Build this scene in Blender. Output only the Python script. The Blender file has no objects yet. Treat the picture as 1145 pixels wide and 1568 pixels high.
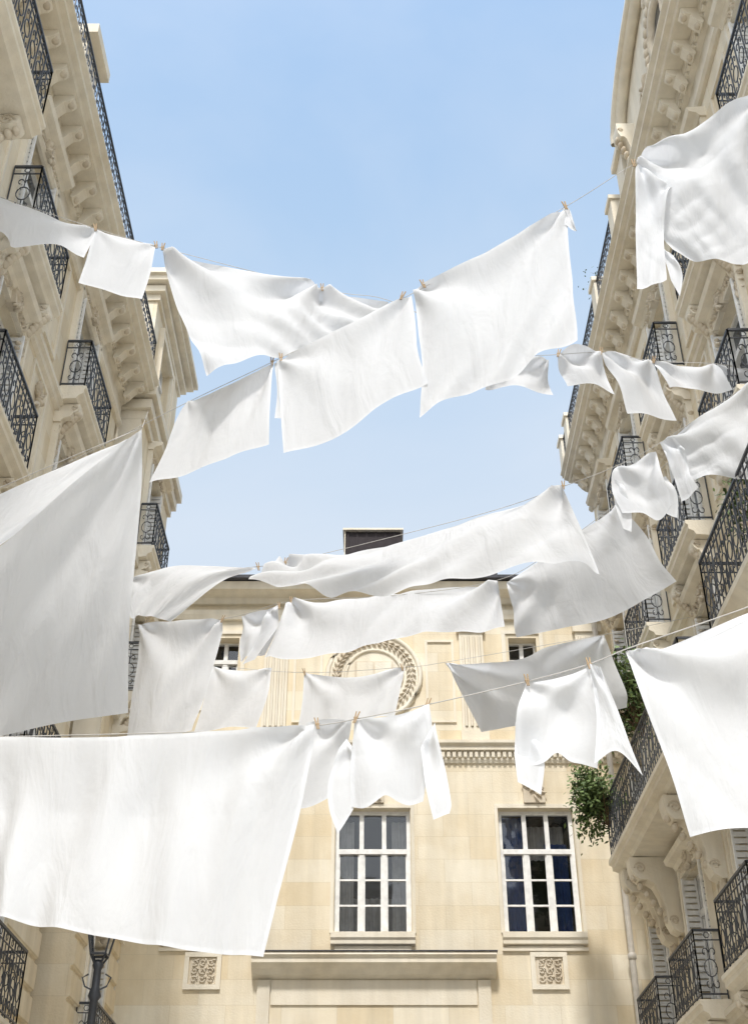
import bpy, bmesh, math, random
from mathutils import Vector, noise
random.seed(7)
S=bpy.context.scene; COL=S.collection
def link(o,parent=None):
    COL.objects.link(o)
    if parent: o.parent=parent
    return o
def empty(name):
    e=bpy.data.objects.new(name,None); COL.objects.link(e); return e
# ---------------- materials
def newmat(name):
    m=bpy.data.materials.new(name); m.use_nodes=True
    nt=m.node_tree; b=nt.nodes['Principled BSDF']; return m,nt,b
def N(nt,t,**k):
    n=nt.nodes.new(t)
    for a,v in k.items():
        if a in n.inputs: n.inputs[a].default_value=v
        else: setattr(n,a,v)
    return n
def L(nt,a,b): nt.links.new(a,b)
def wallcoord(nt):
    g=N(nt,'ShaderNodeNewGeometry'); s=N(nt,'ShaderNodeSeparateXYZ'); L(nt,g.outputs['Position'],s.inputs[0])
    a=N(nt,'ShaderNodeMath',operation='ADD'); L(nt,s.outputs[0],a.inputs[0]); L(nt,s.outputs[1],a.inputs[1])
    c=N(nt,'ShaderNodeCombineXYZ'); L(nt,a.outputs[0],c.inputs[0]); L(nt,s.outputs[2],c.inputs[1])
    return c.outputs[0],g.outputs['Position'],s.outputs[2]
def stone(name,c1,c2,blocks=True,rough=.85,bw=.95,bh=.42):
    m,nt,b=newmat(name)
    co,pos,z=wallcoord(nt)
    n1=N(nt,'ShaderNodeTexNoise',Scale=.9,Detail=7.0,Roughness=.65); L(nt,pos,n1.inputs['Vector'])
    r=N(nt,'ShaderNodeValToRGB'); r.color_ramp.elements[0].position=.34; r.color_ramp.elements[1].position=.64
    r.color_ramp.elements[0].color=(*c1,1); r.color_ramp.elements[1].color=(*c2,1)
    L(nt,n1.outputs[0],r.inputs[0]); colr=r.outputs[0]
    n2=N(nt,'ShaderNodeTexNoise',Scale=30.0,Detail=4.0); L(nt,pos,n2.inputs['Vector'])
    bump=N(nt,'ShaderNodeBump',Strength=.25,Distance=.02)
    hsum=n2.outputs[0]
    mp=N(nt,'ShaderNodeMapping'); mp.inputs['Scale'].default_value=(3.0,3.0,.25); L(nt,pos,mp.inputs['Vector'])
    n3=N(nt,'ShaderNodeTexNoise',Scale=1.6,Detail=5.0); L(nt,mp.outputs[0],n3.inputs['Vector'])
    mr=N(nt,'ShaderNodeMapRange'); L(nt,n3.outputs[0],mr.inputs[0]); mr.inputs[1].default_value=.35;mr.inputs[2].default_value=.75;mr.inputs[3].default_value=1.0;mr.inputs[4].default_value=.84
    mx=N(nt,'ShaderNodeMix',data_type='RGBA',blend_type='MULTIPLY'); mx.inputs[0].default_value=1
    L(nt,colr,mx.inputs[6]); L(nt,mr.outputs[0],mx.inputs[7]); colr=mx.outputs[2]
    if blocks:
        br=N(nt,'ShaderNodeTexBrick'); L(nt,co,br.inputs['Vector'])
        br.inputs['Scale'].default_value=1; br.inputs['Mortar Size'].default_value=.005; br.inputs['Mortar Smooth'].default_value=.3
        br.inputs['Brick Width'].default_value=bw; br.inputs['Row Height'].default_value=bh
        br.inputs['Color1'].default_value=(1,1,1,1); br.inputs['Color2'].default_value=(.90,.82,.68,1); br.inputs['Mortar'].default_value=(.80,.75,.66,1)
        mx=N(nt,'ShaderNodeMix',data_type='RGBA',blend_type='MULTIPLY'); mx.inputs[0].default_value=.75
        L(nt,colr,mx.inputs[6]); L(nt,br.outputs[0],mx.inputs[7]); colr=mx.outputs[2]
        ad=N(nt,'ShaderNodeMath',operation='MULTIPLY_ADD'); L(nt,br.outputs['Fac'],ad.inputs[0]); ad.inputs[1].default_value=-.6; L(nt,n2.outputs[0],ad.inputs[2]); hsum=ad.outputs[0]
    L(nt,colr,b.inputs['Base Color']); L(nt,hsum,bump.inputs['Height']); L(nt,bump.outputs[0],b.inputs['Normal'])
    b.inputs['Roughness'].default_value=rough; b.inputs['Specular IOR Level'].default_value=.2
    return m
M={}
M['stone']=stone('limestone',(.76,.67,.51),(.85,.785,.65))
M['trim']=stone('limestone_trim',(.76,.68,.54),(.84,.78,.66),blocks=False)
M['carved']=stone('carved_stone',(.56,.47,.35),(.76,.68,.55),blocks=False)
def plain(name,c,rough=.5,metal=0,nz=0.1,scale=8):
    m,nt,b=newmat(name)
    g=N(nt,'ShaderNodeNewGeometry'); n=N(nt,'ShaderNodeTexNoise',Scale=float(scale),Detail=4.0); L(nt,g.outputs['Position'],n.inputs['Vector'])
    r=N(nt,'ShaderNodeValToRGB'); r.color_ramp.elements[0].color=(*[x*(1-nz) for x in c],1); r.color_ramp.elements[1].color=(*[min(1,x*(1+nz)) for x in c],1)
    r.color_ramp.elements[0].position=.35; r.color_ramp.elements[1].position=.65
    L(nt,n.outputs[0],r.inputs[0]); L(nt,r.outputs[0],b.inputs['Base Color'])
    b.inputs['Roughness'].default_value=rough; b.inputs['Metallic'].default_value=metal
    return m
M['white']=plain('white_paint',(.80,.79,.76),.45)
M['iron']=plain('wrought_iron',(.045,.05,.06),.45)
M['slate']=plain('slate_roof',(.06,.06,.07),.8,nz=.3)
M['brown']=plain('brown_boarding',(.035,.028,.03),.9)
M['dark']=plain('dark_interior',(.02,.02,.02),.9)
M['curtain']=plain('blue_curtain',(.03,.065,.19),.9)
M['net']=plain('net_curtain',(.35,.35,.34),.9)
M['wood']=plain('pin_wood',(.36,.25,.14),.7)
M['stem']=plain('plant_stem',(.12,.08,.04),.8)
M['rope']=plain('rope',(.50,.48,.45),.8)
M['paving']=plain('granite_setts',(.45,.43,.39),.9,nz=.2,scale=6)
M['pave']=plain('pavement_stone',(.45,.43,.38),.9)
M['zinc']=plain('zinc_pipe',(.55,.51,.45),.5)
def glassmat(name,clear):
    m,nt,b=newmat(name); nt.nodes.remove(b); out=nt.nodes['Material Output']
    gl=N(nt,'ShaderNodeBsdfGlossy'); gl.inputs['Roughness'].default_value=.03; gl.inputs['Color'].default_value=(.9,.93,.96,1)
    g=N(nt,'ShaderNodeNewGeometry'); nn=N(nt,'ShaderNodeTexNoise',Scale=1.5); L(nt,g.outputs['Position'],nn.inputs['Vector'])
    bp=N(nt,'ShaderNodeBump',Strength=.2,Distance=.05); L(nt,nn.outputs[0],bp.inputs['Height']); L(nt,bp.outputs[0],gl.inputs['Normal'])
    fr=N(nt,'ShaderNodeFresnel',IOR=1.5)
    ad=N(nt,'ShaderNodeMath',operation='ADD'); L(nt,fr.outputs[0],ad.inputs[0]); ad.inputs[1].default_value=.03
    mix=N(nt,'ShaderNodeMixShader'); L(nt,ad.outputs[0],mix.inputs[0]); L(nt,gl.outputs[0],mix.inputs[2])
    if clear: o=N(nt,'ShaderNodeBsdfTransparent')
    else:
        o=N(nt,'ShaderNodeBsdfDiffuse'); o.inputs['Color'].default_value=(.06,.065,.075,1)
    L(nt,o.outputs[0],mix.inputs[1]); L(nt,mix.outputs[0],out.inputs['Surface']); return m
M['glass']=glassmat('window_glass',False); M['clear']=glassmat('clear_glass',True)
def clothmat(name,c,tr):
    m,nt,b=newmat(name); nt.nodes.remove(b); out=nt.nodes['Material Output']
    d=N(nt,'ShaderNodeBsdfDiffuse'); t=N(nt,'ShaderNodeBsdfTranslucent')
    d.inputs['Color'].default_value=(*c,1); t.inputs['Color'].default_value=(*c,1)
    uv=N(nt,'ShaderNodeAttribute',attribute_name='cm')
    mp=N(nt,'ShaderNodeMapping'); mp.inputs['Scale'].default_value=(2.4,.8,1); mp.inputs['Rotation'].default_value=(0,0,.5); L(nt,uv.outputs['Vector'],mp.inputs['Vector'])
    n2=N(nt,'ShaderNodeTexNoise',Scale=1.5,Detail=4.0,Roughness=.47,Distortion=.6); L(nt,mp.outputs[0],n2.inputs['Vector'])
    n1=N(nt,'ShaderNodeTexNoise',Scale=12.0,Detail=3.0,Roughness=.5); L(nt,uv.outputs['Vector'],n1.inputs['Vector'])
    a=N(nt,'ShaderNodeMath',operation='MULTIPLY_ADD'); L(nt,n1.outputs[0],a.inputs[0]); a.inputs[1].default_value=.08; L(nt,n2.outputs[0],a.inputs[2])
    bp=N(nt,'ShaderNodeBump',Strength=.6,Distance=.06); L(nt,a.outputs[0],bp.inputs['Height'])
    L(nt,bp.outputs[0],d.inputs['Normal']); L(nt,bp.outputs[0],t.inputs['Normal'])
    e=N(nt,'ShaderNodeAttribute',attribute_name='edge')
    mr=N(nt,'ShaderNodeMapRange'); L(nt,e.outputs['Fac'],mr.inputs[0]); mr.inputs[1].default_value=.025;mr.inputs[2].default_value=.035;mr.inputs[3].default_value=tr*.75;mr.inputs[4].default_value=tr
    mix=N(nt,'ShaderNodeMixShader'); L(nt,mr.outputs[0],mix.inputs[0]); L(nt,d.outputs[0],mix.inputs[1]); L(nt,t.outputs[0],mix.inputs[2])
    L(nt,mix.outputs[0],out.inputs['Surface']); return m
M['cloth']=clothmat('white_cotton',(.815,.825,.845),.41)
def leafmat():
    m,nt,b=newmat('leaves')
    oi=N(nt,'ShaderNodeNewGeometry')
    r=N(nt,'ShaderNodeValToRGB'); r.color_ramp.elements[0].color=(.04,.07,.02,1); r.color_ramp.elements[1].color=(.18,.25,.08,1)
    L(nt,oi.outputs['Random Per Island'],r.inputs[0]); L(nt,r.outputs[0],b.inputs['Base Color']); b.inputs['Roughness'].default_value=.6
    return m
M['leaf']=leafmat()
# ---------------- mesh builder
class MB:
    def __init__(s,frame,mat): s.v=[];s.f=[];s.sm=[];s.fr=frame;s.mat=mat
    def add(s,vs,fs,smooth=False,raw=False):
        k=len(s.v)
        s.v+= [tuple(v) for v in vs] if raw else [s.fr(*v) for v in vs]
        s.f+=[tuple(i+k for i in f) for f in fs]; s.sm+=[smooth]*len(fs)
    def quad(s,a,b,c,d): s.add([a,b,c,d],[(0,1,2,3)])
    def box(s,u0,u1,n0,n1,z0,z1):
        s.add([(u0,n0,z0),(u1,n0,z0),(u1,n1,z0),(u0,n1,z0),(u0,n0,z1),(u1,n0,z1),(u1,n1,z1),(u0,n1,z1)],
              [(0,1,2,3),(4,5,6,7),(0,1,5,4),(1,2,6,5),(2,3,7,6),(3,0,4,7)])
    def prism(s,u0,u1,prof):
        n=len(prof)
        s.add([(u0,a,b) for a,b in prof]+[(u1,a,b) for a,b in prof],
              [tuple(range(n)),tuple(range(n,2*n))]+[(i,(i+1)%n,n+(i+1)%n,n+i) for i in range(n)])
    def face_poly(s,poly,n0,n1):
        n=len(poly)
        s.add([(a,n0,b) for a,b in poly]+[(a,n1,b) for a,b in poly],
              [tuple(range(n)),tuple(range(n,2*n))]+[(i,(i+1)%n,n+(i+1)%n,n+i) for i in range(n)])
    def tube(s,pts,r,sides=4,closed=False,raw=False):
        P=[Vector(p if raw else s.fr(*p)) for p in pts]; n=len(P); vs=[];fs=[]
        rr=r if isinstance(r,(list,tuple)) else [r]*n
        for i,p in enumerate(P):
            if closed: t=(P[(i+1)%n]-P[i-1])
            else: t=P[min(i+1,n-1)]-P[max(i-1,0)]
            t.normalize(); a=t.cross(Vector((0,0,1)))
            if abs(t.z)>.9: a=t.cross(Vector((1,0,0)))
            a.normalize(); b=t.cross(a)
            for k in range(sides):
                q=2*math.pi*(k+.5)/sides; vs.append(p+(a*math.cos(q)+b*math.sin(q))*rr[i])
        for i in range(n if closed else n-1):
            j=(i+1)%n
            for k in range(sides):
                k2=(k+1)%sides; fs.append((i*sides+k,i*sides+k2,j*sides+k2,j*sides+k))
        s.add(vs,fs,sides>4,True)
    def blob(s,u,n,z,ru,rn,rz,seg=8,rings=5,rot=0):
        vs=[];fs=[]; cr_,sr_=math.cos(rot),math.sin(rot)
        for i in range(rings+1):
            th=math.pi*i/rings
            for k in range(seg):
                ph=2*math.pi*k/seg; du=ru*math.sin(th)*math.cos(ph); dz=rz*math.cos(th)
                vs.append((u+du*cr_-dz*sr_,n+rn*math.sin(th)*math.sin(ph),z+du*sr_+dz*cr_))
        for i in range(rings):
            for k in range(seg):
                k2=(k+1)%seg; fs.append((i*seg+k,i*seg+k2,(i+1)*seg+k2,(i+1)*seg+k))
        s.add(vs,fs,True)
    def lathe(s,c,prof,seg=12):
        vs=[];fs=[]
        for r,z in prof:
            for k in range(seg):
                q=2*math.pi*k/seg; vs.append((c[0]+r*math.cos(q),c[1]+r*math.sin(q),c[2]+z))
        for i in range(len(prof)-1):
            for k in range(seg):
                k2=(k+1)%seg; fs.append((i*seg+k,i*seg+k2,(i+1)*seg+k2,(i+1)*seg+k))
        s.add(vs,fs,True,True)
    def build(s,name,parent=None):
        if not s.v: return
        me=bpy.data.meshes.new(name); me.from_pydata(s.v,[],s.f)
        me.polygons.foreach_set('use_smooth',s.sm); me.materials.append(s.mat)
        bm=bmesh.new(); bm.from_mesh(me); bmesh.ops.recalc_face_normals(bm,faces=bm.faces); bm.to_mesh(me); bm.free()
        o=bpy.data.objects.new(name,me); return link(o,parent)
class Bld:
    def __init__(s,name,frame):
        s.name=name; s.fr=frame; s.p={}
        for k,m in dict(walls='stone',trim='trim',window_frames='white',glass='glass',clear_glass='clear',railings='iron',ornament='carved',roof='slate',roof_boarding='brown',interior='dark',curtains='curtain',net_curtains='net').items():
            s.p[k]=MB(frame,M[m])
    def __getitem__(s,k): return s.p[k]
    def finish(s):
        e=empty(s.name)
        for k,mb in s.p.items(): mb.build(k,e)
        return e
def wall(B,u0,u1,z0,z1,ops,n=0,depth=.34):
    mb=B['walls']
    us=sorted({u0,u1}|{o[0] for o in ops}|{o[1] for o in ops}); zs=sorted({z0,z1}|{o[2] for o in ops}|{o[3] for o in ops})
    us=[u for u in us if u0<=u<=u1]; zs=[z for z in zs if z0<=z<=z1]
    for j in range(len(zs)-1):
        for i in range(len(us)-1):
            c=((us[i]+us[i+1])/2,(zs[j]+zs[j+1])/2)
            if not any(o[0]<c[0]<o[1] and o[2]<c[1]<o[3] for o in ops):
                mb.quad((us[i],n,zs[j]),(us[i+1],n,zs[j]),(us[i+1],n,zs[j+1]),(us[i],n,zs[j+1]))
    for a,b,c,d in ops:
        m=n-depth
        mb.quad((a,n,c),(a,m,c),(a,m,d),(a,n,d)); mb.quad((b,n,c),(b,m,c),(b,m,d),(b,n,d))
        mb.quad((a,n,c),(b,n,c),(b,m,c),(a,m,c)); mb.quad((a,n,d),(b,n,d),(b,m,d),(a,m,d))
def casement(B,a,b,c,d,n,cols=2,transom=.72,rows=3,clear=False,t=.07):
    f=B['window_frames']; n1=n-.14; n0=n-.22
    f.box(a,a+t,n0,n1,c,d); f.box(b-t,b,n0,n1,c,d); f.box(a+t,b-t,n0,n1,c,c+t); f.box(a+t,b-t,n0,n1,d-t,d)
    zt=c+(d-c)*transom
    f.box(a+t,b-t,n0,n1+.03,zt-.045,zt+.045)
    w=(b-a-2*t)/cols
    for i in range(1,cols):
        x=a+t+w*i; f.box(x-.045,x+.045,n0,n1+.015,c+t,zt-.045); f.box(x-.04,x+.04,n0,n1+.01,zt+.045,d-t)
    for i in range(cols):
        x0=a+t+w*i+(.045 if i else 0); x1=a+t+w*(i+1)-(.045 if i<cols-1 else 0)
        for r in range(1,rows):
            z=c+t+(zt-.05-c-t)*r/rows; f.box(x0,x1,n0+.02,n1-.02,z-.016,z+.016)
        for q0,q1 in ((x0,x0+.022),(x1-.022,x1)): f.box(q0,q1,n0+.01,n1-.01,c+t,zt-.045)
    g=B['clear_glass' if clear else 'glass']
    g.quad((a+t,n-.19,c+t),(b-t,n-.19,c+t),(b-t,n-.19,d-t),(a+t,n-.19,d-t))
    if clear:
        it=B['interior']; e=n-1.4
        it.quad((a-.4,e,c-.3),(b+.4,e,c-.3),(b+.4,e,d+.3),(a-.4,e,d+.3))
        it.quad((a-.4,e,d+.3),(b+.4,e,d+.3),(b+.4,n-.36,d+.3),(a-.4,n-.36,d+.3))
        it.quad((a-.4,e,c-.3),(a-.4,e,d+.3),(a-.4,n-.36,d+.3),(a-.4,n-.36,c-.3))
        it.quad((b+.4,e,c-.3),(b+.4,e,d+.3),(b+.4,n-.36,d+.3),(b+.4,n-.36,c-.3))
def pleats(mb,u0,u1,n,z0,z1,amp=.03,lam=.11):
    k=max(6,int((u1-u0)/lam*6)); vs=[];fs=[]
    for i in range(k+1):
        u=u0+(u1-u0)*i/k; o=amp*math.sin((u-u0)/lam*6.28)
        vs+=[(u,n+o,z0),(u,n+o*.7,z1)]
    for i in range(k): fs.append((2*i,2*i+2,2*i+3,2*i+1))
    mb.add(vs,fs,True)
def surround(B,a,b,c,d,n,fancy=True):
    t=B['trim']; w=.15
    t.box(a-w,a-.01,n,n+.06,c,d+.01); t.box(b+.01,b+w,n,n+.06,c,d+.01)
    t.box(a-w,b+w,n,n+.07,d+.01,d+w)
    t.box(a-w-.02,a-w+.04,n,n+.09,c,d+w); t.box(b+w-.04,b+w+.02,n,n+.09,c,d+w)
    if fancy:
        t.prism(a-w-.05,b+w+.05,[(n,d+w+.003),(n+.1,d+w+.003),(n+.14,d+w+.06),(n+.24,d+w+.09),(n+.27,d+w+.16),(n,d+w+.2)])
        u=(a+b)/2
        B['ornament'].face_poly([(u-.09,d-.02),(u+.09,d-.02),(u+.14,d+w+.05),(u-.14,d+w+.05)],n+.002,n+.13)
        carve(B,u,n+.12,d+.07,.13,.13,12)
        for sg in (-1,1): carve(B,u+sg*.38,n+.07,d+.08,.2,.05,8)
def shutters(B,a,b,c,d,n):
    f=B['window_frames']
    for x,sg in ((a+.015,1),(b-.015,-1)):
        x0,x1=sorted((x,x+.035*sg)); n0,n1=n-.13,n+.10
        f.box(x0,x1,n0,n0+.03,c+.03,d-.03); f.box(x0,x1,n1-.03,n1,c+.03,d-.03)
        k=int((d-c)/.09)
        for i in range(k):
            z=c+.03+(d-c-.06)*i/k
            f.box(x0+.004,x1-.004,n0+.03,n1-.03,z,z+.062)
def carve(B,u,n,z,ru,rz,k,seed=None):
    o=B['ornament']
    for i in range(k):
        q=random.uniform(0,6.28); r=math.sqrt(random.random())
        s=random.uniform(.28,.5)
        o.blob(u+ru*r*math.cos(q),n,z+rz*r*math.sin(q),ru*s*.45,.035+.03*random.random(),rz*s,7,4,rot=q-1.57+random.uniform(-.5,.5))
    for i in range(max(1,k//7)):
        cu,cz_=u+ru*random.uniform(-.5,.5),z+rz*random.uniform(-.5,.5); R=min(ru,rz)*random.uniform(.35,.6)
        o.tube([(cu+R*(1-j/16)*math.cos(j*.75),n+.03,cz_+R*(1-j/16)*math.sin(j*.75)) for j in range(13)],.016,4)
def scrollbracket(B,u,n,z,w,dn,dz,orn=True):
    pr=[(0,0),(1,0),(1,-.12),(.96,-.22),(.84,-.30),(.66,-.30),(.52,-.36),(.42,-.5),(.34,-.68),(.32,-.84),(.24,-.95),(.1,-1),(0,-1)]
    B['trim'].prism(u-w/2,u+w/2,[(n+a*dn,z+b*dz) for a,b in pr])
    if orn:
        o=B['ornament']
        for sg in (-1,1):
            uu=u+sg*(w/2)
            for cx,cz,r in ((.8,-.15,.13),(.2,-.84,.10)):
                pts=[]
                for i in range(15):
                    q=i/14*9.5; rr=r*(1-i/17)
                    pts.append((uu,n+(cx+rr*math.cos(q))*dn,z+cz*dz+rr*math.sin(q)*dn))
                o.tube(pts,.018,4)
        for i in range(6):
            tt=i/5; o.blob(u,n+(.92-.6*tt)*dn,z-(.25+.55*tt)*dz,w*.3,.05,.06,7,4)
def railing(B,pts,z0,h,fancy=True):
    r=B['railings']
    for (a,b) in zip(pts[:-1],pts[1:]):
        (ua,na),(ub,nb)=a,b; ln=math.hypot(ub-ua,nb-na)
        if ln<.01: continue
        P=lambda t,z:(ua+(ub-ua)*t,na+(nb-na)*t,z)
        r.tube([P(0,z0+h),P(1,z0+h)],.022); r.tube([P(0,z0+.07),P(1,z0+.07)],.014); r.tube([P(0,z0+h-.13),P(1,z0+h-.13)],.010)
        k=max(1,round(ln/.26))
        for i in range(k+1): r.tube([P(i/k,z0),P(i/k,z0+h)],.011)
        for i in range(k):
            tc=(i+.5)/k; zc=z0+h*.45
            c=[P(tc+math.cos(q*.5236)*.085/ln,zc+math.sin(q*.5236)*.085*1.35) for q in range(12)]; r.tube(c,.0085,4,True)
            if fancy:
                for sg in (-1,1):
                    for top in (-1,1):
                        c=[]
                        for j in range(9):
                            q=j/8*4.6; rad=.062*(1-j/12)
                            c.append(P(tc+sg*(.055-rad*math.cos(q)*.8)/ln,zc+top*(.2+rad*math.sin(q)*1.2)))
                        r.tube(c,.0078)
                c=[P(tc+math.cos(q*1.047)*.04/ln,z0+h-.065+math.sin(q*1.047)*.04) for q in range(6)]; r.tube(c,.007,4,True)
            r.tube([P(tc,z0+.07),P(tc,zc-.12)],.008); r.tube([P(tc,zc+.12),P(tc,z0+h-.13)],.008)
def balconet(B,u0,u1,z,n=0,dn=.42,h=.9,br=2,big=False):
    t=B['trim']; e=.05
    t.prism(u0-e,u1+e,[(n,z),(n+dn,z),(n+dn,z-.05),(n+dn-.03,z-.08),(n+dn-.03,z-.14),(n+dn-.1,z-.18),(n+dn-.12,z-.23),(n,z-.25)])
    railing(B,[(u0,n+.02),(u0,n+dn-.05),(u1,n+dn-.05),(u1,n+.02)],z+.004,h)
    for i in range(br):
        u=u0+.18+(u1-u0-.36)*(i/(br-1) if br>1 else .5)
        scrollbracket(B,u,n,z-.25,.22,dn*.8,.5)
        carve(B,u,n+.04,z-.9,.13,.22,14)
def stdwin(B,ops,uc,w,z0,z1,n=0,balc=True,sh=True,dn=.42,fancy=True):
    a,b=uc-w/2,uc+w/2; ops.append((a,b,z0,z1))
    surround(B,a,b,z0,z1,n,fancy); casement(B,a,b,z0,z1,n)
    if sh: shutters(B,a,b,z0,z1,n)
    if balc: balconet(B,a-.22,b+.22,z0-.02,n+.0,dn)
    else: B['trim'].prism(a-.2,b+.2,[(n,z0),(n+.16,z0),(n+.16,z0-.08),(n+.1,z0-.14),(n,z0-.16)])
def cornice(B,u0,u1,z,n=0,out=.6,step=.5,mod=True):
    t=B['trim']
    t.prism(u0,u1,[(n,z-1.0),(n+.05,z-1.0),(n+.09,z-.95),(n+.09,z-.9),(n+.04,z-.88),(n+.04,z-.5),(n+.12,z-.46),(n+.12,z-.38),(n+.18,z-.36),(n+.18,z-.24),(n+.002,z-.24)])
    t.prism(u0,u1,[(n,z-.237),(n+out-.1,z-.237),(n+out-.08,z-.18),(n+out,z-.16),(n+out,z-.08),(n+out+.07,z-.03),(n+out+.07,z),(n,z)])
    k=int((u1-u0)/step)
    for i in range(k):
        u=u0+(i+.5)*(u1-u0)/k
        if mod:
            t.prism(u-.09,u+.09,[(n+.183,z-.24),(n+out-.14,z-.24),(n+out-.14,z-.30),(n+out-.19,z-.36),(n+out-.27,z-.38),(n+.30,z-.41),(n+.22,z-.52),(n+.15,z-.58),(n+.125,z-.54)])
            B['ornament'].blob(u,n+out-.2,z-.33,.08,.06,.05,8,5)
            B['ornament'].blob(u,n+.19,z-.52,.07,.05,.06,7,4)
    kk=int((u1-u0)/.16)
    for i in range(kk):
        u=u0+(i+.5)*(u1-u0)/kk; t.box(u-.045,u+.045,n+.12,n+.165,z-.452,z-.385)
def band(B,u0,u1,z,n=0,out=.14,h=.2):
    B['trim'].prism(u0,u1,[(n,z),(n+out,z),(n+out,z-.35*h),(n+out*.6,z-.5*h),(n+out*.5,z-.85*h),(n,z-h)])
def rust(B,u0,u1,z0,z1,ops,n=0,h=.42):
    z=z0
    while z<z1-.05:
        zt=min(z+h-.05,z1)
        segs=[(u0,u1)]
        for o in ops:
            if o[2]<zt+.1 and o[3]>z-.1:
                ns=[]
                for s0,s1 in segs:
                    if o[1]+.17<=s0 or o[0]-.17>=s1: ns.append((s0,s1)); continue
                    if o[0]-.17>s0: ns.append((s0,o[0]-.17))
                    if o[1]+.17<s1: ns.append((o[1]+.17,s1))
                segs=ns
        for s0,s1 in segs:
            if s1-s0>.05: B['walls'].prism(s0,s1,[(n,z),(n+.03,z+.015),(n+.045,z+.03),(n+.045,zt-.03),(n+.03,zt-.015),(n,zt)])
        z+=h
def panel(B,u0,u1,z0,z1,n=0,w=.05,o=.035):
    t=B['trim']
    t.box(u0,u1,n,n+o,z0,z0+w); t.box(u0,u1,n,n+o,z1-w,z1); t.box(u0,u0+w,n,n+o*.96,z0+w,z1-w); t.box(u1-w,u1,n,n+o*.96,z0+w,z1-w)
# ---------------- LEFT BUILDING
XL=-4.6; XR=4.7; YB=22.0
BL=Bld('apartment_building',lambda u,n,z:(XL+n,u,z))
ops=[]
for f in (1.6,4.6,7.4,10.3,13.1):
    for uc in (5.2,8.3,11.3,14.6):
        big=(f==13.1 and uc==8.3)
        stdwin(BL,ops,uc,1.15,f+.02,f+2.05,balc=f>1.6,dn=.85 if big else .42)
wall(BL,3,17.2,0,15.2,ops)
BL['walls'].box(3,17.2,-6,-.5,0,16.0)
BL['walls'].quad((3,0,0),(3,-6,0),(3,-6,15.2),(3,0,15.2)); BL['walls'].quad((17.2,0,0),(17.2,-6,0),(17.2,-6,15.2),(17.2,0,15.2))
rust(BL,3,17.2,.4,7.0,ops)
for z in (7.15,10.05,12.9): band(BL,3,17.2,z,out=.1)
for uu in (6.7,9.85,12.95,16.1):
    for z0,z1 in ((7.4,9.8),(10.3,12.6),(13.2,15.0)): panel(BL,uu-.38,uu+.38,z0,z1)
    carve(BL,uu,.04,12.2,.15,.22,12); carve(BL,uu,.04,9.4,.15,.22,12)
cornice(BL,3,17.3,16.1,out=.6)
railing(BL,[(3,.52),(17.25,.52),(17.25,0)],16.104,.95)
BL['roof'].prism(3,17.2,[(-.7,16.0),(-.75,16.4),(-1.5,19.0),(-6,19.6),(-6,16.0)])
for uc in (6,9.6,13.2,16.0):
    BL['trim'].box(uc-.65,uc+.65,-1.4,-.3,16.1,18.0); BL['glass'].quad((uc-.45,-.296,16.2),(uc+.45,-.296,16.2),(uc+.45,-.296,17.7),(uc-.45,-.296,17.7))
    BL['trim'].prism(uc-.8,uc+.8,[(-1.4,18.003),(-.1,18.003),(-.05,18.15),(-.3,18.3),(-1.4,18.4)])
BL['trim'].box(11.2,11.9,-.35,.35,16.1,17.7); BL['trim'].box(11.1,12.0,-.45,.5,17.703,17.9)
BL.finish()
# ---------------- LEFT CORNER TOWER
BT=Bld('apartment_building',lambda u,n,z:(XL+n,u,z))
nT=.42
ops=[]
for f in (1.6,4.6,7.4,10.3,13.1):
    stdwin(BT,ops,18.9,1.1,f+.02,f+2.0,n=nT,balc=f>1.6,dn=.34)
wall(BT,17.5,20.6,0,15.4,ops,n=nT)
w=BT['walls']; w.box(17.5,20.6,-6,-.1,0,18.0)
for uu in (17.5,20.6): w.quad((uu,nT,0),(uu,-.1,0),(uu,-.1,15.4),(uu,nT,15.4))
for z0,o in ((15.4,.06),(15.6,.14),(15.85,.22),(16.1,.1)):
    BT['trim'].box(17.5-o,20.6+o,-1,nT+o,z0,z0+(.2 if z0<16 else .12)-.003)
ops=[(18.3,19.5,16.5,18.1)]
surround(BT,*ops[0],nT-.05,False); casement(BT,*ops[0],nT-.05)
wall(BT,17.6,20.5,16.2,18.5,ops,n=nT-.05)
for uu in (17.6,20.5): w.quad((uu,nT-.05,16.2),(uu,-4,16.2),(uu,-4,18.5),(uu,nT-.05,18.5))
for z0,o in ((18.45,.05),(18.6,.15),(18.78,.28),(18.9,.36)):
    BT['trim'].box(17.6-o,20.5+o,-4,nT-.05+o,z0,z0+(.12 if z0>18.8 else .15)-.004)
for z in (7.15,10.05,12.9): BT['trim'].box(17.42,20.68,-.1,nT+.09,z-.2,z)
BT['roof'].prism(17.5,20.6,[(-.5,19.02),(-1.2,20.5),(-5,20.6),(-5,19.02)])
BT['trim'].box(17.42,17.5,-.02,.4,7.4,15.38)
rust(BT,17.5,20.6,.4,7.0,[(18.35,19.45,1.6,3.7),(18.35,19.45,4.6,6.7)],n=nT)
BT.finish()
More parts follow.
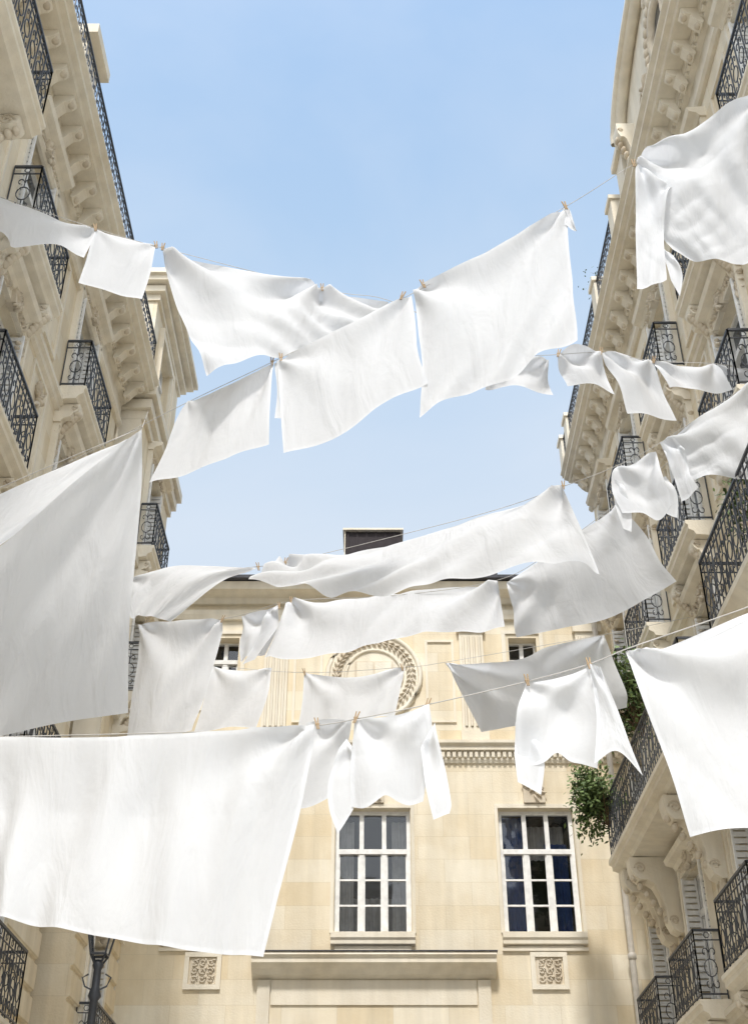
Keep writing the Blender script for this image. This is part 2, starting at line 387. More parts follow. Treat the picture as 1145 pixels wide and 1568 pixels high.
# ---------------- RIGHT BUILDING
BR=Bld('apartment_building',lambda u,n,z:(XR-n,u,z))
ops=[]
for f in (1.8,5.3,8.15,10.95,13.75):
    for uc in (6.2,9.1,12.0,14.9,17.8,20.4):
        if f==8.15 and uc>13: stdwin(BR,ops,uc,1.15,f+.02,f+2.05,balc=False,sh=True)
        elif f==8.15 and uc in(9.1,12.0): stdwin(BR,ops,uc,1.15,f+.4,f+2.2,balc=False)
        else: stdwin(BR,ops,uc,1.15,f+.02,f+2.05,balc=(f>2))
wall(BR,3,21.7,0,16.4,ops)
BR['walls'].box(3,21.7,-6,-.5,0,17.0)
for uu in (3,21.7): BR['walls'].quad((uu,0,0),(uu,-6,0),(uu,-6,16.4),(uu,0,16.4))
for z in (5.15,10.75,13.5): band(BR,3,21.7,z,out=.12)
BR['trim'].prism(3,21.7,[(0,4.75),(.12,4.75),(.2,4.6),(.34,4.52),(.34,4.4),(.1,4.25),(0,4.2)])
for uu in (7.6,10.55,13.45,16.35,19.15):
    for z0,z1 in ((11.1,13.2),(13.9,15.9),(5.5,7.6)): panel(BR,uu-.38,uu+.38,z0,z1)
    carve(BR,uu,.05,14.9,.18,.3,18); carve(BR,uu,.05,12.5,.18,.3,18)
t=BR['trim']
t.prism(14.0,19.9,[(0,8.1),(.85,8.1),(.85,8.03),(.8,8.0),(.8,7.93),(.7,7.9),(.66,7.84),(0,7.82)])
railing(BR,[(14.0,.05),(14.0,.8),(19.85,.8),(19.85,.05)],8.104,.98)
for u in (14.3,16.35,19.0,19.62): scrollbracket(BR,u,0,7.82,.3,.72,1.15); carve(BR,u,.05,6.4,.14,.3,14)
t.prism(7.6,12.9,[(0,8.5),(.75,8.5),(.75,8.42),(.66,8.35),(.6,8.27),(0,8.25)])
railing(BR,[(7.6,.05),(7.6,.7),(12.85,.7),(12.85,.05)],8.504,1.0)
for u in (8.0,10.5,12.6): scrollbracket(BR,u,0,8.25,.28,.6,.8)
cornice(BR,3,21.8,17.3,out=.55)
us=[14.9,16.9,18.9,21.0,21.8]
for a in us: BR['trim'].box(a-.16,a+.16,.25,.56,17.303,18.15); BR['trim'].box(a-.2,a+.2,.21,.6,18.153,18.24)
for a,b in zip(us[:-1],us[1:]): railing(BR,[(a+.16,.5),(b-.16,.5)],17.304,.85,True)
BR['roof'].prism(3,21.7,[(-.7,17.0),(-.75,17.4),(-1.6,20.0),(-6,20.5),(-6,17.0)])
t.box(8.6,13.9,-2.0,.3,17.303,18.7)
arc=[(8.3,18.703),(14.2,18.703),(14.2,18.85)]+[(11.25+2.9*math.cos(q),18.85+1.05*math.sin(q)) for q in [i*math.pi/16 for i in range(1,16)]]+[(8.3,18.85)]
BR['trim'].face_poly(arc,-1.9,.30)
arc2=[(11.25+2.9*math.cos(i*math.pi/20),18.85+1.05*math.sin(i*math.pi/20)) for i in range(21)]
for o_,r_ in ((.40,.11),(.5,.07)): BR['trim'].tube([(a,o_,b+(.03 if r_<.1 else 0)) for a,b in arc2],r_,6)
for a in (8.8,13.7): scrollbracket(BR,a,.3,18.7,.3,.3,1.1)
ov=[(11.4+.42*math.cos(i*.3142),.34,18.25+.55*math.sin(i*.3142)) for i in range(20)]
BR['ornament'].tube(ov,.09,6,True)
BR['glass'].add([(11.4+.4*math.cos(i*.3142),.32,18.25+.52*math.sin(i*.3142)) for i in range(20)],[tuple(range(20))])
for q in range(26):
    a=q/26*6.28; BR['ornament'].blob(11.4+.62*math.cos(a),.36,18.25+.76*math.sin(a),.11,.09,.11,7,4)
for a in (10.2,12.6): carve(BR,a,.34,18.1,.22,.4,22)
carve(BR,11.4,.36,19.3,.5,.25,26)
t.box(14.05,14.5,-.3,.45,17.303,18.6); t.box(13.98,14.57,-.35,.52,18.603,18.75)
BR.finish()
# ---------------- BACK BUILDING
BB=Bld('stone_town_house',lambda u,n,z:(u,YB-n,z))
ops=[]
t=BB['trim']; o=BB['ornament']
for uc in (-3.0,-.02,2.99):
    a,b=uc-.69,uc+.69; z0,z1=7.5,9.77
    ops.append((a,b,z0,z1)); casement(BB,a,b,z0,z1,0,cols=3,transom=.66,rows=3,clear=True)
    t.prism(a-.05,b+.05,[(.004,z0-.003),(.13,z0-.003),(.13,z0-.1),(.1,z0-.14),(.1,z0-.2),(.004,z0-.22)])
    t.box(a+.02,b-.02,0,.04,z0-.3,z0-.225)
    t.box(a-.07,a-.01,0,.03,z0,z1+.09); t.box(b+.01,b+.07,0,.03,z0,z1+.09); t.box(a-.01,b+.01,0,.03,z1+.01,z1+.09)
    o.box(uc-.2,uc+.2,0,.07,z1+.1,z1+.72); carve(BB,uc,.08,z1+.4,.15,.25,26)
    if uc>1:
        pleats(BB['curtains'],a+.1,a+.5,-.5,z0,z1); pleats(BB['curtains'],b-.5,b-.08,-.52,z0,z1-.5); pleats(BB['net_curtains'],a+.1,b-.1,-.7,z1-.75,z1-.1)
    elif uc>-1:
        pleats(BB['net_curtains'],a+.08,a+.34,-.45,z0,z1-.1); pleats(BB['net_curtains'],b-.34,b-.05,-.45,z0,z1-.1); pleats(BB['net_curtains'],a+.3,b-.3,-1.0,z0,z0+.9)
for uc in (-3.0,2.99):
    ops.append((uc-.28,uc+.28,11.9,13.36)); casement(BB,uc-.28,uc+.28,11.9,13.36,-.1,cols=2,transom=.7,rows=2,t=.035,clear=True)
    panel(BB,uc-.42,uc+.42,11.75,13.52,w=.08)
    panel(BB,uc-.28,uc+.36,6.55,7.17,w=.08,o=.05)
    o.box(uc-.18,uc+.26,0,.012,6.64,7.08)
    for i in range(3):
        for j in range(3):
            cx,cz0=uc-.1+i*.14,6.72+j*.14; sg=random.choice((-1,1))
            o.tube([(cx+.06*(1-q/14)*math.cos(q*.7*sg+i+j*2),.035,cz0+.06*(1-q/14)*math.sin(q*.7*sg+i+j*2)) for q in range(11)],.014,4)
            o.blob(cx+.05,.03,cz0+.04,.016,.025,.035,6,4,rot=i*1.3+j)
    BB['trim'].box(uc-.75,uc+.75,0,.05,7.19,7.25)
wall(BB,-4.75,4.9,0,14.35,ops)
BB['walls'].box(-4.9,4.9,-6,-1.6,0,14.3)
t.prism(-4.6,4.8,[(0,11.06),(.22,11.06),(.22,11.0),(.16,10.95),(.16,10.88),(.06,10.86),(.06,10.72),(.03,10.66),(0,10.66)])
for i in range(88):
    u=-4.55+i*.106; t.box(u,u+.06,.06,.13,10.75,10.855)
t.prism(-2.1,2.1,[(.004,7.1),(.36,7.1),(.38,7.05),(.33,7.0),(.33,6.93),(.2,6.85),(.12,6.78),(.004,6.72)])
BB['roof'].box(-2.12,2.12,.005,.39,7.103,7.118)
for s in (-1,1):
    x0,x1=sorted((s*1.78,s*2.0)); t.box(x0,x1,0,.06,0,6.70)
t.box(-1.76,1.76,0,.03,6.3,6.70)
for uc in (-4.35,-1.95,1.95,4.3):
    t.box(uc-.24,uc+.24,0,.07,11.07,13.45)
    for k in range(4): t.tube([(uc-.16+k*.107,.075,11.4),(uc-.16+k*.107,.075,13.35)],.03,6)
    t.box(uc-.29,uc+.29,0,.12,13.453,13.62); t.box(uc-.27,uc+.27,0,.1,11.065,11.3)
for s in (-1,1):
    x0,x1=sorted((s*1.02,s*1.6)); panel(BB,x0,x1,11.5,13.3,w=.05)
cz=12.5
ring=lambda r,n:[(r*math.cos(i*.1963)-.0,n,cz+r*math.sin(i*.1963)) for i in range(32)]
t.add([(.9*math.cos(i*.1963),.03,cz+.9*math.sin(i*.1963)) for i in range(32)],[tuple(range(32))])
t.tube(ring(.92,.03),.05,6,True); t.tube(ring(.56,.04),.035,6,True)
for i in range(40):
    a=i/40*6.28
    for rr_,tw in ((.80,.6),(.68,-.6),(.74,0)):
        o.blob(rr_*math.cos(a),.06,cz+rr_*math.sin(a),.022,.03,.06,6,4,rot=a+tw)
o.box(-.38,.38,.03,.1,cz-.3,cz+.28); t.box(-.34,-.02,.1,.14,cz-.25,cz+.24); t.box(.02,.34,.1,.14,cz-.25,cz+.24)
t.prism(-4.75,4.9,[(0,13.75),(.08,13.75),(.12,13.85),(.12,13.95),(0,13.98)])
t.prism(-4.75,4.9,[(0,14.1),(.1,14.1),(.16,14.2),(.45,14.25),(.5,14.4),(0,14.42)])
BB['roof'].prism(-4.8,4.95,[(.55,14.424),(.6,14.43),(.6,14.5),(-1.2,15.3),(-6,15.4),(-6,14.424)])
for i in range(24): BB['roof'].box(-4.6+i*.4,-4.52+i*.4,.1,.55,14.427,14.52)
BB['roof_boarding'].box(-.64,.60,-2.0,-1.2,15.0,16.7); BB['trim'].box(-.70,.66,-2.05,-1.1,16.703,16.75)
for k in range(6): BB['roof_boarding'].box(-.6+k*.21,-.57+k*.21,-1.2,-1.17,15.2,16.69)
BB['trim'].box(-.665,-.643,-1.22,-1.16,15.2,16.7)
BB['roof'].box(2.3,2.7,-1.6,-1.0,14.9,15.7)
BB.finish()
def pipe(x,y,z0,z1):
    mb=MB(None,M['zinc']); mb.tube([(x,y,z0),(x,y,z1)],.055,10,raw=True)
    z=z0+1
    while z<z1: mb.lathe((x,y,z),[(.055,0),(.075,.02),(.075,.1),(.055,.12)]); z+=2
    mb.build('drainpipe')
pipe(-4.45,21.8,0,14.2); pipe(4.45,21.82,0,14.2)
# ---------------- ground
def sheet(name,x0,x1,y0,y1,z,mat):
    mb=MB(None,mat); mb.add([(x0,y0,z),(x1,y0,z),(x1,y1,z),(x0,y1,z)],[(0,1,2,3)],raw=True); return mb.build(name)
sheet('ground',-400,400,-400,400,-.03,M['pave'])
sheet('road',-2.6,2.7,-40,20.5,-.02,M['paving'])
for nm,x0,x1,y0,y1 in (('pavement',-4.6,-2.6,-40,22),('pavement',2.7,4.7,-40,22),('pavement',-2.6,2.7,20.5,22)):
    mb=MB(lambda a,b,c:(a,b,c),M['pave']); mb.box(x0,x1,y0,y1,-.03,.1); mb.build(nm)
# ---------------- street lamp
def lamp(x,y,h):
    e=empty('street_lamp')
    mb=MB(None,M['iron'])
    mb.lathe((x,y,.1),[(.0,0),(.2,0),(.2,.25),(.14,.35),(.13,.8),(.09,.9),(.06,1.2),(.05,h-1.2),(.08,h-1.15),(.05,h-1.05),(.045,h-.85),(.07,h-.8),(.04,h-.74),(.0,h-.74)],14)
    zb=h-.74+.1
    c=lambda s,z:[(x+a*s,y+b*s,z) for a,b in ((-1,-1),(1,-1),(1,1),(-1,1))]
    lo,hi=c(.09,zb+.06),c(.17,zb+.5)
    for i in range(4):
        mb.tube([lo[i],hi[i]],.014,4,raw=True); mb.tube([lo[i],lo[(i+1)%4]],.016,4,raw=True); mb.tube([hi[i],hi[(i+1)%4]],.02,4,raw=True)
        mb.tube([(x,y,zb-.12),lo[i]],.014,4,raw=True)
    top=c(.20,zb+.52)+c(.08,zb+.68)
    mb.add(top,[(0,1,5,4),(1,2,6,5),(2,3,7,6),(3,0,4,7),(4,5,6,7),(0,1,2,3)],raw=True)
    mb.lathe((x,y,zb+.68),[(.07,0),(.04,.06),(.06,.1),(.02,.16),(.0,.24)],10)
    for sg in (-1,1): mb.tube([(x+sg*.02,y,zb-.35),(x+sg*.13,y,zb-.3),(x+sg*.17,y,zb-.2),(x+sg*.1,y,zb-.16)],.012,4,raw=True)
    mb.build('post_and_lantern_frame',e)
    g=MB(None,M['clear']); g.add(lo+hi,[(0,1,5,4),(1,2,6,5),(2,3,7,6),(3,0,4,7)],raw=True); g.build('lantern_glass',e)
lamp(-3.30,15.2,6.0)
# ---------------- plants
def plant(x,y,z,rx,ry,rz,k,nc=22,leaf=1.0):
    e=empty('balcony_plant')
    mb=MB(None,M['leaf']); br=MB(None,M['stem'])
    cl=[]; base=Vector((x+.2,y,z-rz*.9))
    for i in range(nc):
        d=Vector((random.gauss(0,1),random.gauss(0,1),random.gauss(0,1))).normalized()*random.random()**.45
        c=Vector((x+rx*d.x,y+ry*d.y,z+rz*d.z)); cl.append((c,random.uniform(.13,.3)))
        br.tube([tuple(base),tuple((base+c)/2+Vector((random.uniform(-.06,.06),0,.08))),tuple(c)],[.014,.009,.004],5,raw=True)
    for i in range(k):
        c,s=random.choice(cl); p=c+Vector((random.gauss(0,1),random.gauss(0,1),random.gauss(0,1)))*s*.5
        a=Vector((random.gauss(0,1),random.gauss(0,1),random.gauss(0,1)-.3)).normalized(); b=a.orthogonal().normalized()
        l=random.uniform(.05,.10)*leaf; w=l*.4
        mb.add([p,p+a*l*.5+b*w,p+a*l*1.1,p+a*l*.5-b*w],[(0,1,2,3)],raw=True)
    mb.build('foliage',e); br.build('stems',e)
plant(3.72,19.8,9.2,.36,.5,.6,2600,28)
plant(3.85,17.2,9.8,.34,.7,.75,2400,30)
plant(4.3,11.7,9.6,.2,.3,.4,350,10)
plant(4.25,17.0,18.4,.12,.15,.35,80,8,.7)
# ---------------- laundry: outlines in metres within the vertical plane of each clothesline (y = Y0 + k*x)
def cr(P,n):
    P=[Vector(p) for p in P]
    if len(P)==2: return [P[0].lerp(P[1],i/n) for i in range(n+1)]
    d=[0]
    for a,b in zip(P[:-1],P[1:]): d.append(d[-1]+(b-a).length)
    out=[]
    for i in range(n+1):
        t=d[-1]*i/n; j=0
        while j<len(P)-2 and d[j+1]<t: j+=1
        q=(t-d[j])/max(1e-6,d[j+1]-d[j])
        p1,p2=P[j],P[j+1]; p0=P[j-1] if j>0 else p1*2-p2; p3=P[j+2] if j+2<len(P) else p2*2-p1
        out.append(.5*((2*p1)+(p2-p0)*q+(2*p0-5*p1+4*p2-p3)*q*q+(3*p1-p0-3*p2+p3)*q**3))
    return out
def softridge(q): return math.sqrt(q*q+.004)
def patch(T,R,Bt,Lf,amp=1.0,billow=0,seed=0,diag=.5,res=.034,pins=(0,1),drape=0,crump=0,rad=1.0):
    W=max((T[-1]-T[0]).length,(Bt[-1]-Bt[0]).length); H=max((Lf[-1]-Lf[0]).length,(R[-1]-R[0]).length)
    nu=max(14,min(130,int(W/res*1.3))); nv=max(14,min(110,int(H/res*1.3)))
    t=cr(T,nu);b=cr(Bt,nu);l=cr(Lf,nv);r=cr(R,nv)
    g=[]
    for j in range(nv+1):
        v=j/nv; row=[]
        for i in range(nu+1):
            u=i/nu
            row.append(t[i]*(1-v)+b[i]*v+l[j]*(1-u)+r[j]*u-(t[0]*(1-u)*(1-v)+t[-1]*u*(1-v)+b[0]*(1-u)*v+b[-1]*u*v))
        g.append(row)
    vs=[];cm=[];ed=[]
    so=Vector((seed*3.7,seed*1.3,seed*9.1)); nz=noise.noise
    for j in range(nv+1):
        for i in range(nu+1):
            p=g[j][i]; du=g[j][min(i+1,nu)]-g[j][max(i-1,0)]; dv=g[min(j+1,nv)][i]-g[max(j-1,0)][i]
            nn=du.cross(dv); nn=nn.normalized() if nn.length>1e-9 else Vector((0,-1,0))
            if nn.y>0: nn=-nn
            u=i/nu;v=j/nv;x=u*W;y=v*H
            h=.08*amp*nz(Vector((x*.6,y*.45,0))+so)*min(1,v*2.5)
            wv=nz(Vector((x*.5,y*.5,5))+so)
            s_=x*math.cos(diag)+y*math.sin(diag); c_=y*math.cos(diag)-x*math.sin(diag)
            # long soft folds, only in some areas
            h+=.030*amp*math.sin(6.28*s_/.55+3.5*wv)*min(1,v*2.5)*max(0,.2+wv*2.0)
            q=nz(Vector((s_*1.9,c_*.35,9))+so); h+=.055*amp*(softridge(q)-.2)
            h+=.012*amp*v*v*math.sin(6.28*x/.7+4*nz(Vector((x,y*.5,3))+so))
            if drape: h+=drape*math.sin(6.28*x/.42+5*nz(Vector((x*.8,y*.3,31))+so))*(.25+1.3*abs(nz(Vector((x*.7,y*.3,41))+so)))*min(1,.25+v*2)
            if crump:
                q=nz(Vector((s_*3.0+1.2*wv,c_*1.1,51))+so); h+=crump*(softridge(q)-.25)
                q=nz(Vector((s_*1.3,c_*3.2+wv,61))+so); h+=crump*.5*(softridge(q)-.25)
            for pu in pins:
                dx=x-pu*W; r_=math.hypot(dx,y)+1e-4; an=math.atan2(dx,y+.02)
                h+=.045*rad*amp*math.sin(an*6+seed+.8*nz(Vector((r_*1.0,an,seed))))*math.exp(-r_/1.0)*min(1,r_/.15)
            h+=billow*math.sin(math.pi*u)*math.sin(math.pi*min(1,v*.75))
            vs.append(p+nn*h); cm.append((x+seed,y,seed*.7)); ed.append(min(x,y,W-x,H-y))
    fs=[]
    for j in range(nv):
        for i in range(nu):
            a=j*(nu+1)+i; fs.append((a,a+1,a+nu+2,a+nu+1))
    return vs,fs,cm,ed
def cloth(name,patches,mat='cloth'):
    V=[];F=[];C=[];E=[]
    for vs,fs,cm,ed in patches:
        k=len(V); V+=vs; F+=[tuple(i+k for i in f) for f in fs]; C+=cm; E+=ed
    me=bpy.data.meshes.new(name); me.from_pydata([tuple(v) for v in V],[],F)
    me.polygons.foreach_set('use_smooth',[True]*len(F)); me.materials.append(M[mat])
    a=me.attributes.new('cm','FLOAT_VECTOR','POINT'); a.data.foreach_set('vector',[c for q in C for c in q])
    a=me.attributes.new('edge','FLOAT','POINT'); a.data.foreach_set('value',E)
    o=bpy.data.objects.new(name,me); link(o); return o
def rd(s): return [tuple(int(a)/100 for a in p.split(',')) for p in s.split()]
def outline(plane,txt,ol=0,orr=0,dz=0):
    Y0,k=plane; Y0+=dz; T,R,B,Lf=[rd(q) for q in txt.split('|')]
    pt=lambda p,off: Vector((p[0],Y0+off+k*p[0],p[1]))
    n=len(Lf)+1; m=len(R)+1
    t=[pt(p,0) for p in T]; b=[pt(p,ol+(orr-ol)*i/(len(B)-1)) for i,p in enumerate(B)]
    l=[t[0]]+[pt(p,ol*(i+1)/n) for i,p in enumerate(Lf)]+[b[0]]
    r=[t[-1]]+[pt(p,orr*(i+1)/m) for i,p in enumerate(R)]+[b[-1]]
    return t,r,b,l
P1=(10.8,.15);P2=(10.0,-.4);P3=(13,-.5);P4=(15,-.5);P5=(17,-.3);P6=(7.5,-.3);P7=(8,-.3);P8=(10,-.3)
LA=[]
def add(name,plane,txt,ol=0,orr=0,dz=0,**k): LA.append((name,[(outline(plane,txt,ol,orr,dz),k)]))
def sub(plane,txt,ol=0,orr=0,dz=0,**k): LA[-1][1].append((outline(plane,txt,ol,orr,dz),k))
add('hanging_towel',P1,"-498,1314 -451,1303 -395,1283 -334,1265|-335,1232|-476,1221 -433,1222 -416,1199 -379,1221 -338,1202|-490,1273",-.2,-.1,seed=1,pins=(1,),amp=1.3)
add('hanging_towel',P1,"-334,1265 -300,1259 -262,1249|-262,1195|-339,1164 -301,1155 -266,1146|-336,1216",-.1,-.1,seed=2,amp=.6)
add('hanging_bed_sheet',P1,"-254,1244 -190,1230 -119,1212 -57,1205 18,1197|-10,1147|-181,1034 -167,1045 -126,1066 -90,1073 -39,1090|-236,1173 -207,1096",-.3,-.1,seed=3,amp=1.6,diag=-1.0,billow=.1,rad=2.4,pins=(0,.7))
add('hanging_towel',P1,"149,1132 177,1128 207,1126|209,1104|132,1086 156,1091 187,1085 212,1084|141,1110",.1,.1,seed=4,amp=1.2,crump=.05)
add('hanging_napkin',P1,"219,1136 242,1151 273,1148|281,1124|231,1098 257,1097 287,1091|227,1114",seed=5,amp=1.0,rad=1.6)
add('hanging_napkin',P1,"274,1148 307,1148 336,1144|346,1106|298,1061 328,1059 357,1057|290,1104",seed=6,amp=1.0,rad=1.6)
add('hanging_napkin',P1,"337,1143 376,1144 417,1150|422,1126|351,1099 390,1102 430,1106|344,1121",seed=7,amp=1.0,rad=1.6)
add('hanging_napkin',P1,"420,1149 442,1148 463,1147|467,1136|431,1141 446,1133 469,1128|424,1145",.1,.1,seed=8,amp=.5)
add('hanging_bed_sheet',P2,"-212,1042 -172,1054 -113,1066|-112,1011|-245,933 -177,936 -111,944|-228,984",-.1,-.1,seed=9,amp=.9)
add('hanging_bed_sheet',P2,"-109,1068 -38,1089 41,1111|45,1063 47,1025|-94,933 -29,940 12,967 56,979|-104,1022",seed=10,amp=.9)
sub(P2,"-112,1068 -104,1071|-104,1024|-108,989 -100,986|-107,1025",0,0,.03,seed=31,amp=.2)
add('hanging_bed_sheet',P2,"43,1118 126,1140 207,1175|204,1093 203,1025|47,941 85,956 123,951 168,973 201,979|47,1064 52,999",.05,-.1,seed=11,amp=1.0,rad=1.5)
sub(P2,"206,1182 212,1177 216,1143|216,1142|206,1154 212,1146 217,1140|206,1169",0,0,.04,seed=32,amp=.3)
add('hanging_shirt',P2,"284,1214 335,1232 400,1259 436,1269|421,1149|305,1080 333,1058 362,1049 403,1043|285,1164 293,1115",.1,.2,seed=12,amp=2.2,crump=.10,rad=1.5,diag=-.5)
sub(P2,"282,1206 295,1185 311,1159|295,1104 289,1047|259,1020 268,1016 286,1022|270,1123",-.1,-.1,-.08,seed=33,amp=1.2,crump=.08)
sub(P2,"287,1085 300,1062|305,1032|294,1028 299,1004|292,1056",0,0,-.05,seed=34,amp=.5,crump=.04)
add('hanging_towel',P3,"-344,1039 -281,1042 -223,1026 -153,1000|-200,986|-327,963 -303,960 -270,947|-337,1002",-.2,-.1,seed=13,amp=.8,billow=.05)
add('hanging_bed_sheet',P3,"-115,995 22,984 125,989 224,998|234,937 242,884|-157,949 -90,926 -21,894 96,879 208,870 246,847|-136,974",-.5,-.3,seed=14,amp=1.6,billow=.1,diag=.9,rad=2.0)
add('hanging_shirt',P3,"282,1005 306,1007 326,1012|331,969|284,936 304,929 319,915 335,936|277,970",seed=15,amp=1.3,crump=.10)
sub(P3,"278,984 287,976|290,939|280,917 288,909|275,953",0,0,-.06,seed=35,amp=.4,crump=.04)
sub(P3,"320,970 331,970|339,945|325,923 335,914|321,942",0,0,-.05,seed=36,amp=.6,crump=.05)
add('hanging_shirt',P3,"332,1022 378,1040 430,1069 455,1079|450,998|351,962 383,957 413,937 440,930|338,994",seed=16,amp=2.0,crump=.12,diag=-.4)
sub(P3,"330,1017 343,1018 354,997|354,965|341,933 349,933 360,945|336,981",0,0,-.07,seed=37,amp=.8,crump=.06)
add('hanging_towel',P4,"-367,1083 -291,1065 -227,1053|-239,976 -250,913|-356,884 -305,869 -258,873|-361,983",-.2,-.2,seed=17,amp=1.0,rad=1.8)
add('hanging_shirt',P4,"-194,1048 -166,1049 -139,1052|-145,1019|-196,977 -177,979 -160,980|-198,1012",seed=18,amp=1.2,crump=.08)
sub(P4,"-158,1045 -139,1046|-140,1014|-189,966 -169,967|-164,1010",0,0,-.06,seed=38,amp=.8,crump=.05)
add('hanging_bed_sheet',P4,"-121,1053 -12,1030 79,1019 166,1004|168,962|-151,950 -111,939 -11,939 59,939 168,925|-135,1003",-.3,-.2,seed=19,amp=1.5,rad=2.2)
add('hanging_bed_sheet',P4,"177,998 241,1032 322,1076|351,1031 368,989|191,933 246,932 302,933 386,962|185,969",.4,.4,seed=20,amp=1.7)
add('hanging_pillowcase',P5,"-260,1059 -211,1045 -162,1042|-165,986|-280,939 -230,946 -180,933|-267,1006",-.1,-.1,seed=21,amp=1.0)
add('hanging_towel',P5,"-109,1025 -33,1005 47,1011|39,968|-117,931 -42,929 31,924|-111,978",-.1,-.1,seed=22,amp=1.0,drape=.02)
add('hanging_bed_sheet',P5,"108,1009 212,999 260,1013 339,1019|350,986 366,939|160,915 221,918 296,922 368,921|131,971",.6,.5,seed=23,amp=1.7,rad=1.8)
add('hanging_bed_sheet',P6,"-336,527 -272,522 -195,512 -109,505 -39,501|-49,442 -60,392|-304,397 -242,387 -173,371 -117,360 -68,354|-320,460",-.1,.05,seed=24,amp=1.15,diag=.15,billow=.08,drape=.030)
add('hanging_t_shirt',P6,"-13,501 12,500 37,505|39,486 34,460|-14,443 -5,440 1,442 9,447 17,442 23,440 31,442|-15,480 -15,462",.05,.05,seed=25,amp=.9,drape=.014,res=.02,rad=.8)
sub(P6,"-19,492 -12,481|-11,459|-23,426 -13,441|-29,465 -29,445",0,0,.05,seed=39,amp=.4,crump=.03,res=.02)
sub(P6,"30,476 39,491|43,470 48,437|37,425 47,428|32,452",0,0,-.05,seed=40,amp=.4,crump=.03,res=.02)
add('hanging_t_shirt',P6,"98,512 117,514 140,519|142,500 143,477|90,460 100,457 107,458 115,463 122,457 129,455 137,452|92,488",.05,.05,seed=26,amp=.9,drape=.014,res=.02,rad=.8)
sub(P6,"91,488 104,480|107,460|90,447 103,438|89,469",0,0,.05,seed=41,amp=.4,crump=.03,res=.02)
sub(P6,"138,516 144,514|151,485 156,460|134,451 148,457 161,439|138,480",0,0,-.05,seed=42,amp=.5,crump=.035,res=.02)
add('hanging_bed_sheet',P6,"161,526 199,533 237,545 283,558|266,460|183,402 212,405 252,404|169,483 178,440",0,-.05,seed=27,amp=1.2,diag=-.6,rad=2)
add('hanging_bed_sheet',P7,"-430,787 -350,821 -282,842 -215,860|-253,822 -293,777|-401,690 -365,720 -333,740|-416,739",-.3,-.25,dz=.42,seed=28,amp=.4)
add('hanging_bed_sheet',P7,"-392,681 -322,726 -264,779 -205,826|-204,772 -207,696 -210,647|-407,590 -327,599 -273,604 -211,605|-400,637",1.1,1.1,dz=-.05,seed=29,amp=.9)
add('hanging_towel',P8,"-60,618 -42,618 -19,615|-30,584|-76,543 -58,542 -39,549|-68,582",.1,.1,seed=30,amp=.9)
for name,ps in LA:
    cloth(name,[patch(*c,**k) for c,k in ps])
ROPES=[(P1,"-483,1311 -335,1266 -257,1246 -57,1205 22,1197 150,1134 274,1149 336,1144 418,1150 459,1145"),
 (P2,"-302,1014 -212,1042 -112,1069 41,1113 207,1178 284,1214 430,1272"),
 (P3,"-389,1034 -334,1035 -153,1002 -115,996 125,990 226,998 282,1006 330,1021 430,1069 455,1081"),
 (P4,"-439,1097 -227,1055 -121,1055 25,1022 166,1005 241,1032 322,1077 407,1132"),
 (P5,"-369,1094 -260,1061 -109,1025 47,1011 108,1010 339,1020 417,1026"),
 (P6,"-342,528 -272,523 -109,506 -39,501 -12,502 37,506 98,513 140,520 162,527 237,545 284,559"),
 (P7,"-413,762 -336,794 -270,814 -206,832")]
for i,(pl,s) in enumerate(ROPES):
    pts=[Vector((x,pl[0]+pl[1]*x,z)) for x,z in rd(s)]
    # run each line on to its fixing on the two facades
    d=pts[0]-pts[1]
    if pts[0].x>-4.5: pts.insert(0,pts[0]+d*((-4.55-pts[0].x)/d.x))
    if i<6:
        d=pts[-1]-pts[-2]
        if pts[-1].x<4.6: pts.append(pts[-1]+d*((4.65-pts[-1].x)/d.x))
    else: pts.append(Vector((-4.1,17.45,15.6)))
    mb=MB(None,M['rope']); mb.tube(pts if i==6 else cr(pts,80),.004,5,raw=True); mb.build('clothesline')
PINS=[(P1,"-334,1265 -261,1247 -253,1245 -62,1206 221,1139 274,1149 339,1144"),(P2,"-114,1068 -104,1070 31,1112 54,1121 207,1178 280,1212"),
 (P3,"-152,1000 -115,996 224,998"),(P4,"-227,1053 -139,1051 -121,1055"),(P5,"-109,1025 43,1010"),(P6,"-38,501 -12,502 35,505 99,513 138,519")]
for pl,s in PINS:
    for (x,z) in rd(s):
        sc=.75 if pl is P6 else 1.1
        p=Vector((x,pl[0]-.02+pl[1]*x,z)); mb=MB(lambda a,b,c:(a,b,c),M['wood'])
        tl=random.uniform(-.35,.35)
        for sg in (-1,1):
            q=[(p.x+tl*zz*sc+sg*w*sc,p.y,p.z+zz*sc) for zz,w in ((-.05,.007),(0,.008),(.06,.015))]
            mb.tube(q,[.007*sc,.009*sc,.007*sc],4,raw=True)
        mb.tube([(p.x-.02*sc,p.y,p.z),(p.x+.02*sc,p.y,p.z)],.006,6,raw=True)
        mb.build('clothespin')
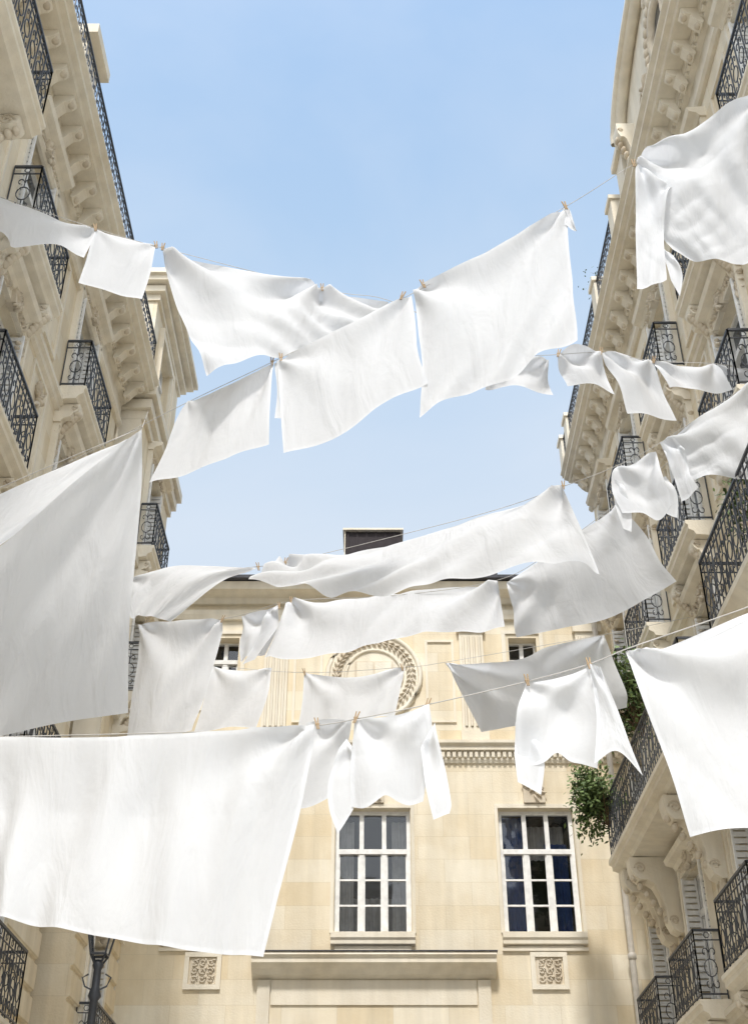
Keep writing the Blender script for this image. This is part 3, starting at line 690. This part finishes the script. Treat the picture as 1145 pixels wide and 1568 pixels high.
# ---------------- light / sky
sd=Vector((-.06,-.60,.79)).normalized()
sun=bpy.data.lights.new('sun','SUN'); sun.energy=3.1; sun.angle=math.radians(6); sun.color=(1,.965,.915)
so=bpy.data.objects.new('sun',sun); link(so); so.rotation_euler=(-sd).to_track_quat('-Z','Y').to_euler()
W=bpy.data.worlds.new('World'); S.world=W; W.use_nodes=True; nt=W.node_tree; bg=nt.nodes['Background']
sky=N(nt,'ShaderNodeTexSky'); sky.sky_type='NISHITA'; sky.sun_disc=False
sky.sun_elevation=math.asin(sd.z); sky.sun_rotation=math.atan2(sd.x,sd.y); sky.air_density=1.0; sky.dust_density=1.5; sky.ozone_density=1.0
tc=N(nt,'ShaderNodeTexCoord'); sp=N(nt,'ShaderNodeSeparateXYZ'); L(nt,tc.outputs['Generated'],sp.inputs[0])
hz=N(nt,'ShaderNodeValToRGB'); cr_=hz.color_ramp; cr_.elements[0].position=0; cr_.elements[0].color=(.88,.92,.96,1); cr_.elements[1].position=.88; cr_.elements[1].color=(.35,.56,.88,1)
e=cr_.elements.new(.54); e.color=(.72,.83,.96,1)
e=cr_.elements.new(.70); e.color=(.51,.70,.94,1)
L(nt,sp.outputs[2],hz.inputs[0])
sc=N(nt,'ShaderNodeVectorMath',operation='SCALE'); sc.inputs[3].default_value=6.7; L(nt,hz.outputs[0],sc.inputs[0])
m0=N(nt,'ShaderNodeMix',data_type='RGBA'); m0.inputs[0].default_value=.9; L(nt,sky.outputs[0],m0.inputs[6]); L(nt,sc.outputs[0],m0.inputs[7])
mp=N(nt,'ShaderNodeMapping'); mp.inputs['Scale'].default_value=(1,1.0,1.8); mp.inputs['Rotation'].default_value=(0,.4,.3); L(nt,tc.outputs['Generated'],mp.inputs['Vector'])
nz=N(nt,'ShaderNodeTexNoise',Scale=2.0,Detail=6.0,Roughness=.5,Distortion=.3); L(nt,mp.outputs[0],nz.inputs['Vector'])
mr=N(nt,'ShaderNodeMapRange'); mr.inputs[1].default_value=.42; mr.inputs[2].default_value=.8; mr.inputs[3].default_value=0; mr.inputs[4].default_value=.6; L(nt,nz.outputs[0],mr.inputs[0])
mx=N(nt,'ShaderNodeMix',data_type='RGBA'); mx.inputs[7].default_value=(5.7,6.0,6.5,1); L(nt,mr.outputs[0],mx.inputs[0]); L(nt,m0.outputs[2],mx.inputs[6])
# extra sky glow around the sun, added behind camera to fill shaded walls
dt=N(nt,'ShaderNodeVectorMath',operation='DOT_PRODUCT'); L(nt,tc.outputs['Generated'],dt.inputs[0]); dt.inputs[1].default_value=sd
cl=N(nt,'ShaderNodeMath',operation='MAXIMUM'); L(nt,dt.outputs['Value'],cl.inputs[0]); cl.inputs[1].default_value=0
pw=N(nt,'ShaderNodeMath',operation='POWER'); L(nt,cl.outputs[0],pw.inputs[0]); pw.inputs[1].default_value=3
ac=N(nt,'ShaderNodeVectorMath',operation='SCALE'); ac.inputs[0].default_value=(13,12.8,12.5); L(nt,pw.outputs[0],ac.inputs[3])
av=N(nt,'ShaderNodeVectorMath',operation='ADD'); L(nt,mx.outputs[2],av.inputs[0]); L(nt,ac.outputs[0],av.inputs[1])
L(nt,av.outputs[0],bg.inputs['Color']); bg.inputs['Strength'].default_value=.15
# ---------------- camera
cd=bpy.data.cameras.new('camera'); cam=bpy.data.objects.new('camera',cd); link(cam)
cam.location=(0,0,1.6); cam.rotation_euler=(math.radians(90+34),0,0)
cd.sensor_fit='HORIZONTAL'; cd.sensor_width=24; cd.lens=1877/1145*24; cd.clip_end=2000; cd.clip_start=.05
S.camera=cam
S.view_settings.view_transform='Standard'; S.view_settings.look='None'; S.view_settings.exposure=0
